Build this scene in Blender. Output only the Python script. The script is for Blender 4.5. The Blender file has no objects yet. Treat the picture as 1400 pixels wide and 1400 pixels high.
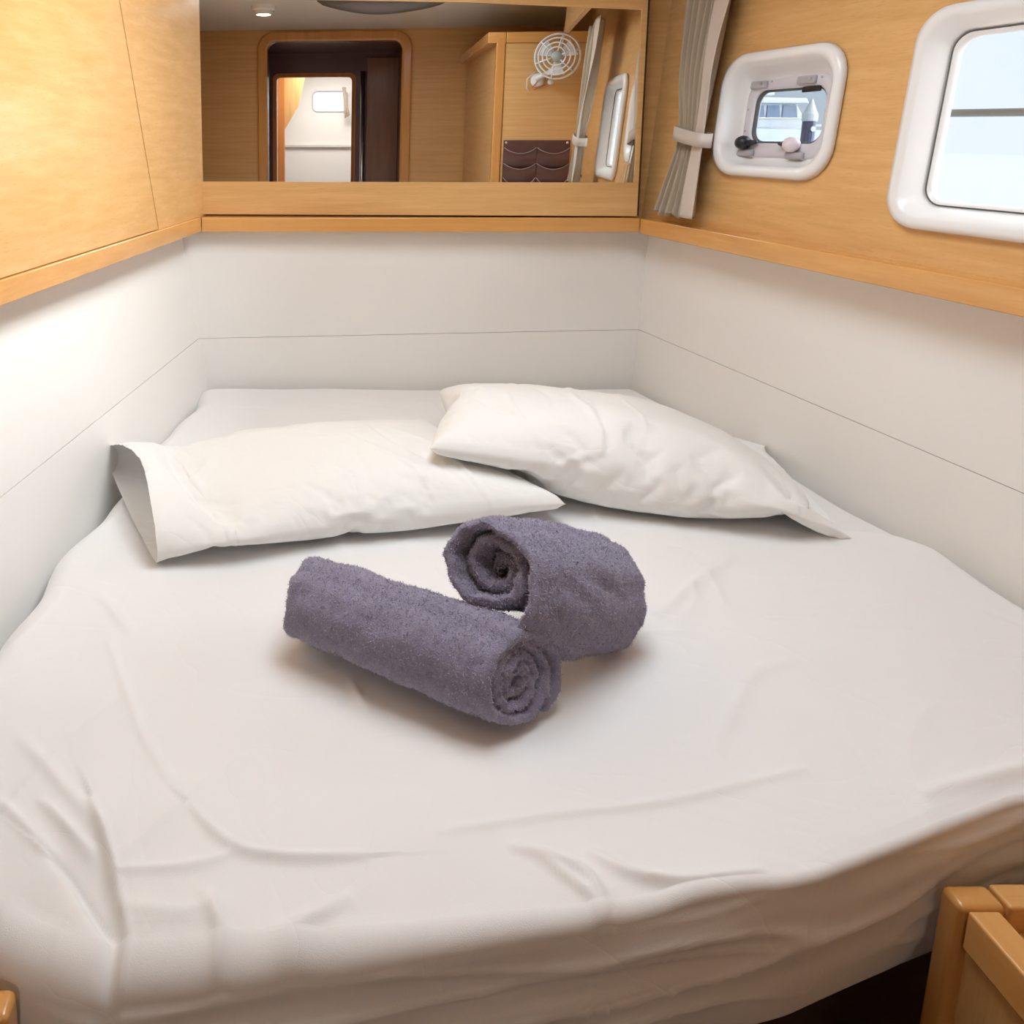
import bpy, bmesh, math, random
import numpy as np
from mathutils import Vector, Matrix
from mathutils.geometry import tessellate_polygon

SC = bpy.context.scene
COL = SC.collection
R = math.radians
random.seed(4)
RNG = np.random.RandomState(7)

# ------------------------------------------------------------------ camera
cam_d = bpy.data.cameras.new('camera')
cam = bpy.data.objects.new('camera', cam_d)
COL.objects.link(cam)
cam.location = (0, 0, 1.45)
cam.rotation_euler = (R(80), 0, 0)          # looks along +Y, 10 degrees down
cam_d.sensor_width = 36
cam_d.lens = 36 * 1050 / 1400
cam_d.shift_x = 300 / 1400                  # the photograph is an off-centre crop
cam_d.shift_y = -330 / 1400
cam_d.clip_start = 0.02
SC.camera = cam

# ------------------------------------------------------------------ world, sun, daylight, exposure
SC.view_settings.view_transform = 'Standard'
SC.view_settings.look = 'None'
SC.view_settings.gamma = 1
SC.view_settings.use_curve_mapping = False
SC.view_settings.exposure = 0.86
w = bpy.data.worlds.new('sky')
SC.world = w
w.use_nodes = True
bg = w.node_tree.nodes['Background']
bg.inputs[0].default_value = (0.90, 0.96, 1.0, 1)
bg.inputs[1].default_value = 1.05

sun_d = bpy.data.lights.new('sun', 'SUN')
sun_d.energy = 13.0
sun_d.angle = R(85)
sun_d.color = (1, 0.97, 0.93)
sun = bpy.data.objects.new('sun', sun_d)
COL.objects.link(sun)
sun.rotation_euler = Vector((-0.88, 0.34, -0.30)).to_track_quat('-Z', 'Y').to_euler()

def area(name, loc, direction, sx, sy, energy, color=(1, 1, 1)):
    l = bpy.data.lights.new(name, 'AREA')
    l.shape = 'RECTANGLE'
    l.size, l.size_y = sx, sy
    l.energy = energy
    l.color = color
    o = bpy.data.objects.new(name, l)
    COL.objects.link(o)
    o.location = loc
    o.rotation_euler = Vector(direction).to_track_quat('-Z', 'Y').to_euler()
    return o

area('hatch_daylight', (0.31, 1.06, 2.17), (0, 0.0, -1), 0.56, 0.80, 6.4, (0.92, 0.97, 1.0))
area('far_cabin_fill', (-0.1, -2.3, 2.06), (0, 0, -1), 0.5, 0.5, 8, (1.0, 0.97, 0.94))  # lamp added to brighten the far cabin; its ceiling has no opening

# ------------------------------------------------------------------ materials
def newmat(name):
    m = bpy.data.materials.new(name)
    m.use_nodes = True
    nt = m.node_tree
    b = nt.nodes['Principled BSDF']
    return m, nt, b

def plain(name, col, rough=0.5, metal=0.0, bump=0.0, scale=200.0, spec=0.5, sheen=0.0, var=0.0, vscale=4.0):
    m, nt, b = newmat(name)
    b.inputs['Base Color'].default_value = (*col, 1)
    b.inputs['Roughness'].default_value = rough
    b.inputs['Metallic'].default_value = metal
    b.inputs['Specular IOR Level'].default_value = spec
    if sheen:
        b.inputs['Sheen Weight'].default_value = sheen
    tc = nt.nodes.new('ShaderNodeTexCoord')
    if bump:
        n = nt.nodes.new('ShaderNodeTexNoise')
        n.inputs['Scale'].default_value = scale
        n.inputs['Detail'].default_value = 3
        nt.links.new(tc.outputs['Object'], n.inputs['Vector'])
        bp = nt.nodes.new('ShaderNodeBump')
        bp.inputs['Strength'].default_value = bump
        bp.inputs['Distance'].default_value = 0.002
        nt.links.new(n.outputs['Fac'], bp.inputs['Height'])
        nt.links.new(bp.outputs['Normal'], b.inputs['Normal'])
    if var:
        n = nt.nodes.new('ShaderNodeTexNoise')
        n.inputs['Scale'].default_value = vscale
        n.inputs['Detail'].default_value = 4
        nt.links.new(tc.outputs['Object'], n.inputs['Vector'])
        mx = nt.nodes.new('ShaderNodeMix')
        mx.data_type = 'RGBA'
        mx.inputs['A'].default_value = (*[c * (1 - var) for c in col], 1)
        mx.inputs['B'].default_value = (*[min(1, c * (1 + var)) for c in col], 1)
        nt.links.new(n.outputs['Fac'], mx.inputs['Factor'])
        nt.links.new(mx.outputs['Result'], b.inputs['Base Color'])
    return m

def wood(name, base, dark, stretch=(1.5, 1.5, 60), rough=0.35, flecks=0.5, coat=0.25):
    """light veneer: soft streaks and short dark flecks running along the board"""
    m, nt, b = newmat(name)
    tc = nt.nodes.new('ShaderNodeTexCoord')
    mp = nt.nodes.new('ShaderNodeMapping')
    mp.inputs['Scale'].default_value = stretch
    nt.links.new(tc.outputs['Object'], mp.inputs['Vector'])
    n1 = nt.nodes.new('ShaderNodeTexNoise')
    n1.inputs['Scale'].default_value = 1.0
    n1.inputs['Detail'].default_value = 5
    n1.inputs['Roughness'].default_value = 0.6
    nt.links.new(mp.outputs['Vector'], n1.inputs['Vector'])
    mp2 = nt.nodes.new('ShaderNodeMapping')
    mp2.inputs['Scale'].default_value = tuple(s * 7 for s in stretch)
    nt.links.new(tc.outputs['Object'], mp2.inputs['Vector'])
    n2 = nt.nodes.new('ShaderNodeTexNoise')
    n2.inputs['Scale'].default_value = 1.0
    n2.inputs['Detail'].default_value = 3
    nt.links.new(mp2.outputs['Vector'], n2.inputs['Vector'])
    r1 = nt.nodes.new('ShaderNodeValToRGB')
    r1.color_ramp.elements[0].position = 0.3
    r1.color_ramp.elements[0].color = (*[b_ * 0.35 + d_ * 0.65 for b_, d_ in zip(base, dark)], 1)
    r1.color_ramp.elements[1].position = 0.68
    r1.color_ramp.elements[1].color = (*base, 1)
    nt.links.new(n1.outputs['Fac'], r1.inputs['Fac'])
    r2 = nt.nodes.new('ShaderNodeValToRGB')
    r2.color_ramp.elements[0].position = 0.30
    r2.color_ramp.elements[0].color = (flecks, flecks, flecks, 1)
    r2.color_ramp.elements[1].position = 0.42
    r2.color_ramp.elements[1].color = (0, 0, 0, 1)
    nt.links.new(n2.outputs['Fac'], r2.inputs['Fac'])
    mx = nt.nodes.new('ShaderNodeMix')
    mx.data_type = 'RGBA'
    mx.inputs['B'].default_value = (*dark, 1)
    nt.links.new(r2.outputs['Color'], mx.inputs['Factor'])
    nt.links.new(r1.outputs['Color'], mx.inputs['A'])
    nt.links.new(mx.outputs['Result'], b.inputs['Base Color'])
    b.inputs['Roughness'].default_value = rough
    b.inputs['Coat Weight'].default_value = coat
    b.inputs['Coat Roughness'].default_value = 0.14
    bp = nt.nodes.new('ShaderNodeBump')
    bp.inputs['Strength'].default_value = 0.08
    bp.inputs['Distance'].default_value = 0.001
    nt.links.new(n2.outputs['Fac'], bp.inputs['Height'])
    nt.links.new(bp.outputs['Normal'], b.inputs['Normal'])
    return m

def pane_mat(name, tint, gloss=0.06, refl=0.08):
    m = bpy.data.materials.new(name)
    m.use_nodes = True
    nt = m.node_tree
    nt.nodes.clear()
    out = nt.nodes.new('ShaderNodeOutputMaterial')
    t = nt.nodes.new('ShaderNodeBsdfTransparent')
    t.inputs[0].default_value = (*tint, 1)
    g = nt.nodes.new('ShaderNodeBsdfGlossy')
    g.inputs['Roughness'].default_value = gloss
    mx = nt.nodes.new('ShaderNodeMixShader')
    mx.inputs[0].default_value = refl
    nt.links.new(t.outputs[0], mx.inputs[1])
    nt.links.new(g.outputs[0], mx.inputs[2])
    nt.links.new(mx.outputs[0], out.inputs[0])
    return m

WB = (0.77, 0.47, 0.20)
WD = (0.60, 0.31, 0.095)
M = {}
M['wood_x'] = wood('veneer along x', WB, WD, (2.2, 40, 55))
M['wood_y'] = wood('veneer along y', WB, WD, (40, 2.2, 55))
M['wood_z'] = wood('veneer along z', WB, WD, (45, 45, 2.2))
M['solid_x'] = wood('solid beech along x', (0.76, 0.395, 0.125), (0.60, 0.27, 0.07), (1.5, 30, 40), 0.25, 0.25, 0.6)
M['solid_y'] = wood('solid beech along y', (0.76, 0.395, 0.125), (0.60, 0.27, 0.07), (30, 1.5, 40), 0.25, 0.25, 0.6)
M['solid_z'] = wood('solid beech along z', (0.72, 0.35, 0.10), (0.56, 0.24, 0.06), (30, 30, 1.5), 0.25, 0.25, 0.6)
M['cherry'] = wood('reddish wood', (0.74, 0.29, 0.085), (0.58, 0.19, 0.05), (30, 30, 1.5), 0.3, 0.3, 0.3)
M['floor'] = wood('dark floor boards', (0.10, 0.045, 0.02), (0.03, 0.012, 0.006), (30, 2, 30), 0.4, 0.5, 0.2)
M['white_panel'] = plain('off white lining', (0.87, 0.84, 0.80), 0.45, bump=0.05, scale=500)
M['ceiling'] = plain('ceiling lining', (0.88, 0.88, 0.87), 0.7, bump=0.1, scale=300)
M['gap'] = plain('dark backing', (0.06, 0.035, 0.02), 0.9)
M['gap_white'] = plain('grey backing', (0.68, 0.63, 0.58), 0.9)
M['mirror'] = plain('silvered glass', (0.90, 0.91, 0.90), 0.0, 1.0)
M['sheet'] = plain('cotton sheet', (0.87, 0.855, 0.845), 0.85, bump=0.12, scale=900, spec=0.2, sheen=0.15)
M['pillow'] = plain('white cotton pillowcase', (0.90, 0.89, 0.865), 0.8, bump=0.12, scale=900, spec=0.25, sheen=0.2)
M['towel'] = plain('grey violet terry', (0.28, 0.258, 0.35), 0.95, bump=0.9, scale=420, spec=0.1, sheen=0.35, var=0.18, vscale=60)
M['pile'] = plain('terry loops', (0.44, 0.41, 0.53), 1.0, spec=0.0, sheen=0.3, var=0.2, vscale=80)
M['plastic'] = plain('white moulded plastic', (0.86, 0.85, 0.85), 0.22, spec=0.5)
M['frame_grey'] = plain('pale grey frame', (0.66, 0.63, 0.68), 0.4)
M['hinge'] = plain('grey plastic hinge', (0.42, 0.40, 0.43), 0.45)
M['black'] = plain('black plastic', (0.012, 0.012, 0.018), 0.4)
M['pinkwhite'] = plain('pale plastic knob', (0.80, 0.70, 0.75), 0.4)
M['rubber'] = plain('rubber gasket', (0.10, 0.10, 0.09), 0.6)
M['curtain'] = plain('taupe curtain fabric', (0.45, 0.36, 0.265), 0.9, bump=0.2, scale=900, sheen=0.2)
M['curtain_lit'] = plain('lit hem fabric', (0.60, 0.51, 0.44), 0.9, bump=0.2, scale=900, sheen=0.2)  # paler copy of the curtain cloth; light on the hem is painted in
M['shade'] = plain('grey blind fabric', (0.13, 0.11, 0.095), 0.95, bump=0.2, scale=700)
M['leather'] = plain('brown leather', (0.125, 0.058, 0.05), 0.4, bump=0.25, scale=160, var=0.25, vscale=20)
M['stitch'] = plain('pale piping', (0.42, 0.32, 0.28), 0.6)
M['metal'] = plain('brushed metal', (0.6, 0.6, 0.6), 0.3, 1.0)
M['purple'] = plain('dark plum lacquer', (0.17, 0.095, 0.11), 0.2, var=0.15)
M['brownpanel'] = wood('brown panel', (0.34, 0.15, 0.09), (0.22, 0.09, 0.055), (30, 30, 2), 0.2, 0.3, 0.4)
M['fan'] = plain('white fan plastic', (0.82, 0.83, 0.83), 0.35)
M['fanhub'] = plain('grey fan hub', (0.42, 0.47, 0.47), 0.4)
M['red'] = plain('red wire', (0.6, 0.10, 0.05), 0.5)
M['cord'] = plain('black cord', (0.02, 0.02, 0.022), 0.5)
M['glass'] = pane_mat('clear acrylic', (0.96, 0.98, 1.0), 0.02, 0.04)
M['smoked'] = pane_mat('tinted acrylic', (0.72, 0.74, 0.76), 0.03, 0.04)
M['smoked_dark'] = pane_mat('darker tinted acrylic', (0.52, 0.56, 0.60), 0.03, 0.04)
M['hull'] = plain('yacht gelcoat', (0.70, 0.71, 0.70), 0.3)
M['navy'] = plain('navy paint', (0.05, 0.07, 0.14), 0.3)
M['bluewin'] = plain('yacht window', (0.10, 0.16, 0.28), 0.1)
M['water'] = plain('harbour water', (0.45, 0.55, 0.60), 0.15, bump=0.3, scale=2.0)
M['steel'] = plain('grey rail', (0.16, 0.18, 0.20), 0.35, 0.3)
M['lamp'] = plain('lamp diffuser', (0.8, 0.8, 0.78), 0.4)

def wrinkle(m, scale, dist):
    nt = m.node_tree
    b = nt.nodes['Principled BSDF']
    tc = nt.nodes.new('ShaderNodeTexCoord')
    mp = nt.nodes.new('ShaderNodeMapping')
    mp.inputs['Scale'].default_value = (1, 1.7, 1)
    mp.inputs['Rotation'].default_value = (0, 0, 0.5)
    n = nt.nodes.new('ShaderNodeTexNoise')
    n.inputs['Scale'].default_value = scale
    n.inputs['Detail'].default_value = 2.5
    n.inputs['Distortion'].default_value = 1.2
    sb = nt.nodes.new('ShaderNodeMath'); sb.operation = 'SUBTRACT'; sb.inputs[1].default_value = 0.5
    ab = nt.nodes.new('ShaderNodeMath'); ab.operation = 'ABSOLUTE'
    pw = nt.nodes.new('ShaderNodeMath'); pw.operation = 'POWER'; pw.inputs[1].default_value = 0.6
    bp = nt.nodes.new('ShaderNodeBump')
    bp.inputs['Strength'].default_value = 0.35
    bp.inputs['Distance'].default_value = dist
    nt.links.new(tc.outputs['Object'], mp.inputs['Vector'])
    nt.links.new(mp.outputs['Vector'], n.inputs['Vector'])
    nt.links.new(n.outputs['Fac'], sb.inputs[0])
    nt.links.new(sb.outputs[0], ab.inputs[0])
    nt.links.new(ab.outputs[0], pw.inputs[0])
    nt.links.new(pw.outputs[0], bp.inputs['Height'])
    old = b.inputs['Normal'].links[0].from_socket
    nt.links.new(old, bp.inputs['Normal'])
    nt.links.new(bp.outputs['Normal'], b.inputs['Normal'])
wrinkle(M['sheet'], 3.2, 0.006)
wrinkle(M['pillow'], 7.0, 0.006)

# ------------------------------------------------------------------ helpers
def obj(name, me, mat, parent=None, smooth=False, bevel=0.0, seg=2):
    if isinstance(me, bmesh.types.BMesh):
        bm = me
        me = bpy.data.meshes.new(name)
        bmesh.ops.recalc_face_normals(bm, faces=bm.faces)
        bm.to_mesh(me)
        bm.free()
    if mat is not None:
        me.materials.clear()
        me.materials.append(M[mat] if isinstance(mat, str) else mat)
    if smooth:
        me.polygons.foreach_set('use_smooth', [True] * len(me.polygons))
    o = bpy.data.objects.new(name, me)
    COL.objects.link(o)
    if parent is not None:
        o.parent = parent
        o.matrix_parent_inverse = parent.matrix_basis.inverted()
    if bevel:
        b = o.modifiers.new('bevel', 'BEVEL')
        b.width = bevel
        b.segments = seg
        b.limit_method = 'ANGLE'
        b.angle_limit = R(40)
        me.polygons.foreach_set('use_smooth', [True] * len(me.polygons))
        wn = o.modifiers.new('wn', 'WEIGHTED_NORMAL')
        wn.keep_sharp = True
    return o

def empty(name, loc=(0, 0, 0)):
    o = bpy.data.objects.new(name, None)
    o.empty_display_size = 0.05
    COL.objects.link(o)
    o.location = loc
    return o

def tag(o, label, cat, group=None):
    o['label'] = label
    o['category'] = cat
    if group:
        o['group'] = group
    return o

def struct(o):
    o['kind'] = 'structure'
    return o

def pydata(name, V, F):
    me = bpy.data.meshes.new(name)
    me.from_pydata([tuple(map(float, v)) for v in V], [], F)
    me.update()
    return me

class MB:
    """collects simple shapes into one mesh"""
    def __init__(s):
        s.V, s.F = [], []
    def add(s, V, F):
        n = len(s.V)
        s.V += [tuple(map(float, v)) for v in V]
        s.F += [[i + n for i in f] for f in F]
        return s
    def hexa(s, P):   # 8 points: bottom ring 0-3, top ring 4-7
        return s.add(P, [(3, 2, 1, 0), (4, 5, 6, 7), (0, 1, 5, 4), (1, 2, 6, 5), (2, 3, 7, 6), (3, 0, 4, 7)])
    def box(s, a, b):
        (x0, y0, z0), (x1, y1, z1) = a, b
        return s.hexa([(x0, y0, z0), (x1, y0, z0), (x1, y1, z0), (x0, y1, z0), (x0, y0, z1), (x1, y0, z1), (x1, y1, z1), (x0, y1, z1)])
    def tube(s, pts, r, n=10, closed=False, cap=True):
        P = [Vector(p) for p in pts]
        N = len(P)
        rs = r if isinstance(r, (list, tuple)) else [r] * N
        rings = []
        up = None
        for i, p in enumerate(P):
            if closed:
                t = (P[(i + 1) % N] - P[i - 1])
            else:
                t = (P[min(i + 1, N - 1)] - P[max(i - 1, 0)])
            t.normalize()
            if up is None:
                up = Vector((0, 0, 1)) if abs(t.z) < 0.9 else Vector((1, 0, 0))
            sx = t.cross(up).normalized()
            up = sx.cross(t).normalized()
            rings.append([p + (sx * math.cos(2 * math.pi * k / n) + up * math.sin(2 * math.pi * k / n)) * rs[i] for k in range(n)])
        V = [v for ring in rings for v in ring]
        F = []
        for i in range(N if closed else N - 1):
            a, b = i * n, ((i + 1) % N) * n
            for k in range(n):
                F.append((a + k, a + (k + 1) % n, b + (k + 1) % n, b + k))
        if cap and not closed:
            F.append(tuple(range(n))[::-1])
            F.append(tuple((N - 1) * n + k for k in range(n)))
        return s.add(V, F)
    def lathe(s, prof, origin, axis, n=24):
        """prof: list of (radius, height) along axis"""
        a = Vector(axis).normalized()
        e = a.orthogonal().normalized()
        f = a.cross(e)
        o = Vector(origin)
        V, F = [], []
        for r, h in prof:
            for k in range(n):
                t = 2 * math.pi * k / n
                V.append(o + a * h + (e * math.cos(t) + f * math.sin(t)) * r)
        for i in range(len(prof) - 1):
            for k in range(n):
                F.append((i * n + k, i * n + (k + 1) % n, (i + 1) * n + (k + 1) % n, (i + 1) * n + k))
        F.append(tuple(range(n))[::-1])
        F.append(tuple((len(prof) - 1) * n + k for k in range(n)))
        return s.add(V, F)
    def build(s, name, mat, parent=None, smooth=False, bevel=0.0, seg=2):
        me = pydata(name, s.V, s.F)
        bm = bmesh.new()
        bm.from_mesh(me)
        bmesh.ops.recalc_face_normals(bm, faces=bm.faces)
        bm.to_mesh(me)
        bm.free()
        return obj(name, me, mat, parent, smooth, bevel, seg)

def box(name, a, b, mat, parent=None, bevel=0.0, seg=2):
    return MB().box(a, b).build(name, mat, parent, bevel=bevel, seg=seg)

def rrect(u0, v0, u1, v1, r, k=7):
    pts = []
    for cx, cy, a0 in ((u1 - r, v0 + r, -90), (u1 - r, v1 - r, 0), (u0 + r, v1 - r, 90), (u0 + r, v0 + r, 180)):
        for i in range(k + 1):
            a = R(a0 + 90 * i / k)
            pts.append((cx + r * math.cos(a), cy + r * math.sin(a)))
    return pts

def slab(name, frame, outer, holes, t0, t1, mat, parent=None, bevel=0.0):
    """flat panel with holes; frame maps (u, v, off) to space"""
    loops = [outer] + holes
    tri = tessellate_polygon([[Vector((u, v, 0)) for u, v in lp] for lp in loops])
    flat = [p for lp in loops for p in lp]
    n = len(flat)
    V = [frame(u, v, t0) for u, v in flat] + [frame(u, v, t1) for u, v in flat]
    F = [tuple(t) for t in tri] + [tuple(i + n for i in t[::-1]) for t in tri]
    s = 0
    for lp in loops:
        m = len(lp)
        for i in range(m):
            a, b = s + i, s + (i + 1) % m
            F.append((a, b, b + n, a + n))
        s += m
    return MB().add(V, F).build(name, mat, parent, bevel=bevel)

def loft(name, frame, loops, mat, parent=None, closed=False, smooth=True):
    """loops: list of (list of (u, v), offset)"""
    n = len(loops[0][0])
    V = [frame(u, v, off) for lp, off in loops for u, v in lp]
    F = []
    L = len(loops)
    for i in range(L if closed else L - 1):
        j = (i + 1) % L
        for k in range(n):
            F.append((i * n + k, i * n + (k + 1) % n, j * n + (k + 1) % n, j * n + k))
    return MB().add(V, F).build(name, mat, parent, smooth=smooth)

def sines(x, y, n, freq, seed, aniso=(1, 1)):
    """smooth pseudo-random field, about -1..1"""
    g = np.random.RandomState(seed)
    out = np.zeros_like(x)
    for _ in range(n):
        a = g.uniform(0, 2 * math.pi)
        f = freq * g.uniform(0.6, 1.6)
        out += np.sin(2 * math.pi * f * (math.cos(a) * x * aniso[0] + math.sin(a) * y * aniso[1]) + g.uniform(0, 6.28))
    return out / math.sqrt(n / 2) / 1.6

# ------------------------------------------------------------------ room geometry
CEIL = 2.09
def lx(Y, z):            # inner face of the lower left lining
    return -0.250 - 0.205 * (2.165 - Y) - 0.145 * (z - 0.73)
def rx(Y, z):            # inner face of the lower right lining
    return 1.012 + 0.142 * (2.19 - Y) + 0.03 * (z - 0.89)
def lux(Y):              # upper left wall
    return -0.262 - 0.213 * (2.12 - Y)
P0 = np.array([1.005, 2.12, 1.222])
RD = np.array([0.138, -1, 0]); RD /= np.linalg.norm(RD)
RU = np.array([0.06, 0.06 * 0.138, 1.0]); RU /= np.linalg.norm(RU)
RN = np.cross(RD, RU)
if RN[0] < 0:
    RN = -RN
def RW(u, v, off=0.0):   # upper right wall: along, up, outwards
    return tuple(P0 + RD * u + RU * v + RN * off)

# floor, ceiling
struct(box('floor', (-1.2, -3.2, -0.05), (1.9, 2.5, 0.0), 'floor'))
cf = lambda u, v, off: (u, v, CEIL + off)
struct(slab('ceiling', cf, [(-1.3, -0.62), (1.8, -0.62), (1.8, 2.4), (-1.3, 2.4)], [rrect(0.0, 0.60, 0.62, 1.50, 0.06)], 0, 0.05, 'ceiling'))

# --- left wall
wl = struct(MB().hexa([(lx(2.3, 0) - .003, 2.3, 0), (lx(-.62, 0) - .003, -.62, 0), (lx(-.62, 0) - .30, -.62, 0), (lx(2.3, 0) - .30, 2.3, 0),
                (lx(2.3, 1.19) - .003, 2.3, 1.19), (lx(-.62, 1.19) - .003, -.62, 1.19), (lx(-.62, 1.19) - .30, -.62, 1.19), (lx(2.3, 1.19) - .30, 2.3, 1.19)]).build('wall_left', 'gap_white'))
def lpanel(Y0, Y1, z0, z1, fn, name, mat, parent, th=0.021, side=-1):
    return MB().hexa([(fn(Y0, z0), Y0, z0), (fn(Y1, z0), Y1, z0), (fn(Y1, z0) + side * th, Y1, z0), (fn(Y0, z0) + side * th, Y0, z0),
                      (fn(Y0, z1), Y0, z1), (fn(Y1, z1), Y1, z1), (fn(Y1, z1) + side * th, Y1, z1), (fn(Y0, z1) + side * th, Y0, z1)]).build(name, mat, parent)
lpanel(2.165, -0.6, 0.0, 0.8687, lx, 'lining_panel', 'white_panel', wl)
lpanel(2.165, -0.6, 0.8705, 1.19, lx, 'lining_panel', 'white_panel', wl)
# upper left: backing, long veneered panel and the narrow corner panel with a slanting joint
MB().hexa([(lux(2.3) - .02, 2.3, 1.19), (lux(-.62) - .02, -.62, 1.19), (lux(-.62) - .25, -.62, 1.19), (lux(2.3) - .25, 2.3, 1.19),
           (lux(2.3) - .02, 2.3, CEIL), (lux(-.62) - .02, -.62, CEIL), (lux(-.62) - .25, -.62, CEIL), (lux(2.3) - .25, 2.3, CEIL)]).build('backing', 'gap', wl)
def lw(Y, z, off=0.0):
    return (lux(Y) - off, Y, z)
def quadpanel(a, b, c, d, th, fn, name, mat, parent):
    P = [fn(*p, 0.0) for p in (a, b, c, d)] + [fn(*p, th) for p in (a, b, c, d)]
    return MB().hexa(P).build(name, mat, parent)
sj = lambda z: 1.83 - (z - 1.243) * 0.344
quadpanel((2.2, 1.222), (sj(1.222) + .004, 1.222), (sj(CEIL) + .004, CEIL), (2.2, CEIL), 0.02, lw, 'wood_panel', 'wood_y', wl)
quadpanel((sj(1.222) - .003, 1.228), (-.6, 1.228), (-.6, CEIL), (sj(CEIL) - .003, CEIL), 0.02, lw, 'wood_panel', 'wood_y', wl)

# --- back wall
wb = struct(box('wall_back', (-0.75, 2.190, 0), (1.06, 2.34, CEIL), 'gap_white'))
def byl(x):
    return 2.165 + 0.022 * (x + .25) / 1.27
def bpanel(z0, z1, z0r, z1r, name, mat, parent):
    xa, xb, xc, xd = lx(2.165, z0), rx(2.19, z0r), rx(2.19, z1r), lx(2.165, z1)
    xa -= .02; xd -= .02; xb += .02; xc += .02
    return MB().hexa([(xa, byl(xa), z0), (xb, byl(xb), z0r), (xb, 2.21, z0r), (xa, 2.21, z0), (xd, byl(xd), z1), (xc, byl(xc), z1r), (xc, 2.21, z1r), (xd, 2.21, z1)]).build(name, mat, parent)
bpanel(0, 0.867, 0, 0.889, 'lining_panel', 'white_panel', wb)
bpanel(0.8682, 1.19, 0.8902, 1.19, 'lining_panel', 'white_panel', wb)
box('wood_panel', (-0.60, 2.185, 1.19), (1.055, 2.201, CEIL), 'wood_x', wb)

# --- right wall: one veneered panel with two window holes, white lining below the shelf
BW = (0.705, 0.062, 1.13, 0.45)          # big window outer flange
PW = (0.205, 0.132, 0.562, 0.418)         # porthole flange
def inset(b, d):
    return (b[0] + d, b[1] + d, b[2] - d, b[3] - d)
wr = struct(slab('wall_right', RW, [(-0.16, -0.05), (2.8, -0.05), (2.8, 0.90), (-0.16, 0.90)],
                 [rrect(*inset(BW, .02), .045), rrect(*inset(PW, .02), .05)], 0, 0.05, 'wood_y'))
MB().hexa([(rx(2.3, 0) + .003, 2.3, 0), (rx(-.62, 0) + .003, -.62, 0), (rx(-.62, 0) + .2, -.62, 0), (rx(2.3, 0) + .2, 2.3, 0),
           (rx(2.3, 1.2) + .003, 2.3, 1.2), (rx(-.62, 1.2) + .003, -.62, 1.2), (rx(-.62, 1.2) + .2, -.62, 1.2), (rx(2.3, 1.2) + .2, 2.3, 1.2)]).build('backing', 'gap_white', wr)
lpanel(2.2, -0.6, 0.0, 0.889, rx, 'lining_panel', 'white_panel', wr, side=1)
lpanel(2.2, -0.6, 0.8904, 1.19, rx, 'lining_panel', 'white_panel', wr, side=1)

# --- shelves (beech nosing) along the three walls
def nose(name, a0, a1, b0, b1, z0, z1, mat):
    """a = front edge points, b = back edge points"""
    return struct(MB().hexa([(*a0, z0), (*a1, z0), (*b1, z0), (*b0, z0), (*a0, z1), (*a1, z1), (*b1, z1), (*b0, z1)]).build(name, mat, bevel=0.003))
nlx = lambda Y: -0.253 - 0.216 * (2.115 - Y)
nrx = lambda Y: 0.961 + 0.134 * (2.115 - Y)
nose('trim_1', (nlx(2.117), 2.117), (nrx(2.115), 2.115), (nlx(2.117) - .0, 2.19), (nrx(2.115), 2.19), 1.185, 1.2255, 'solid_x')
nose('trim_2', (nlx(2.116), 2.116), (nlx(-.6), -.6), (nlx(2.19) - .09, 2.19), (nlx(-.6) - .09, -.6), 1.186, 1.2265, 'solid_y')
nose('trim_3', (nrx(2.114), 2.114), (nrx(0.52), 0.52), (nrx(2.19) + .10, 2.19), (nrx(0.52) + .10, 0.52), 1.181, 1.2235, 'solid_y')

# ------------------------------------------------------------------ mirror door
MY = math.radians(2.6)
MO = np.array([0.345, 2.14, 0.0])
mdx = np.array([math.cos(MY), -math.sin(MY), 0]); mdn = np.array([math.sin(MY), math.cos(MY), 0])
def MF(u, v, off=0.0):
    return tuple(MO + mdx * u + np.array([0, 0, v]) + mdn * off)
md = empty('mirrored_locker_door', (0.345, 2.16, 1.23))
tag(md, 'wide mirror set in a pale wooden door above the back shelf', 'mirror')
slab('door_panel', MF, [(-0.605, 1.2305), (0.604, 1.2305), (0.587, 1.90), (-0.611, 1.90)],
     [[(-0.5975, 1.322), (0.5905, 1.322), (0.576, 1.776), (0.122, 1.797), (-0.604, 1.815)]], -0.004, 0.02, 'wood_x', md)
slab('mirror_glass', MF, [(-0.601, 1.318), (0.594, 1.318), (0.580, 1.780), (0.122, 1.801), (-0.607, 1.82)], [], 0.0, 0.006, 'mirror', md)
# dark shadow gaps beside the door
slab('shadow_gap', MF, [(-0.613, 1.229), (-0.605, 1.229), (-0.611, 1.90), (-0.620, 1.90)], [], 0.004, 0.03, 'gap', md)
slab('shadow_gap', MF, [(0.604, 1.229), (0.612, 1.229), (0.595, 1.90), (0.587, 1.90)], [], 0.004, 0.03, 'gap', md)

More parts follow.
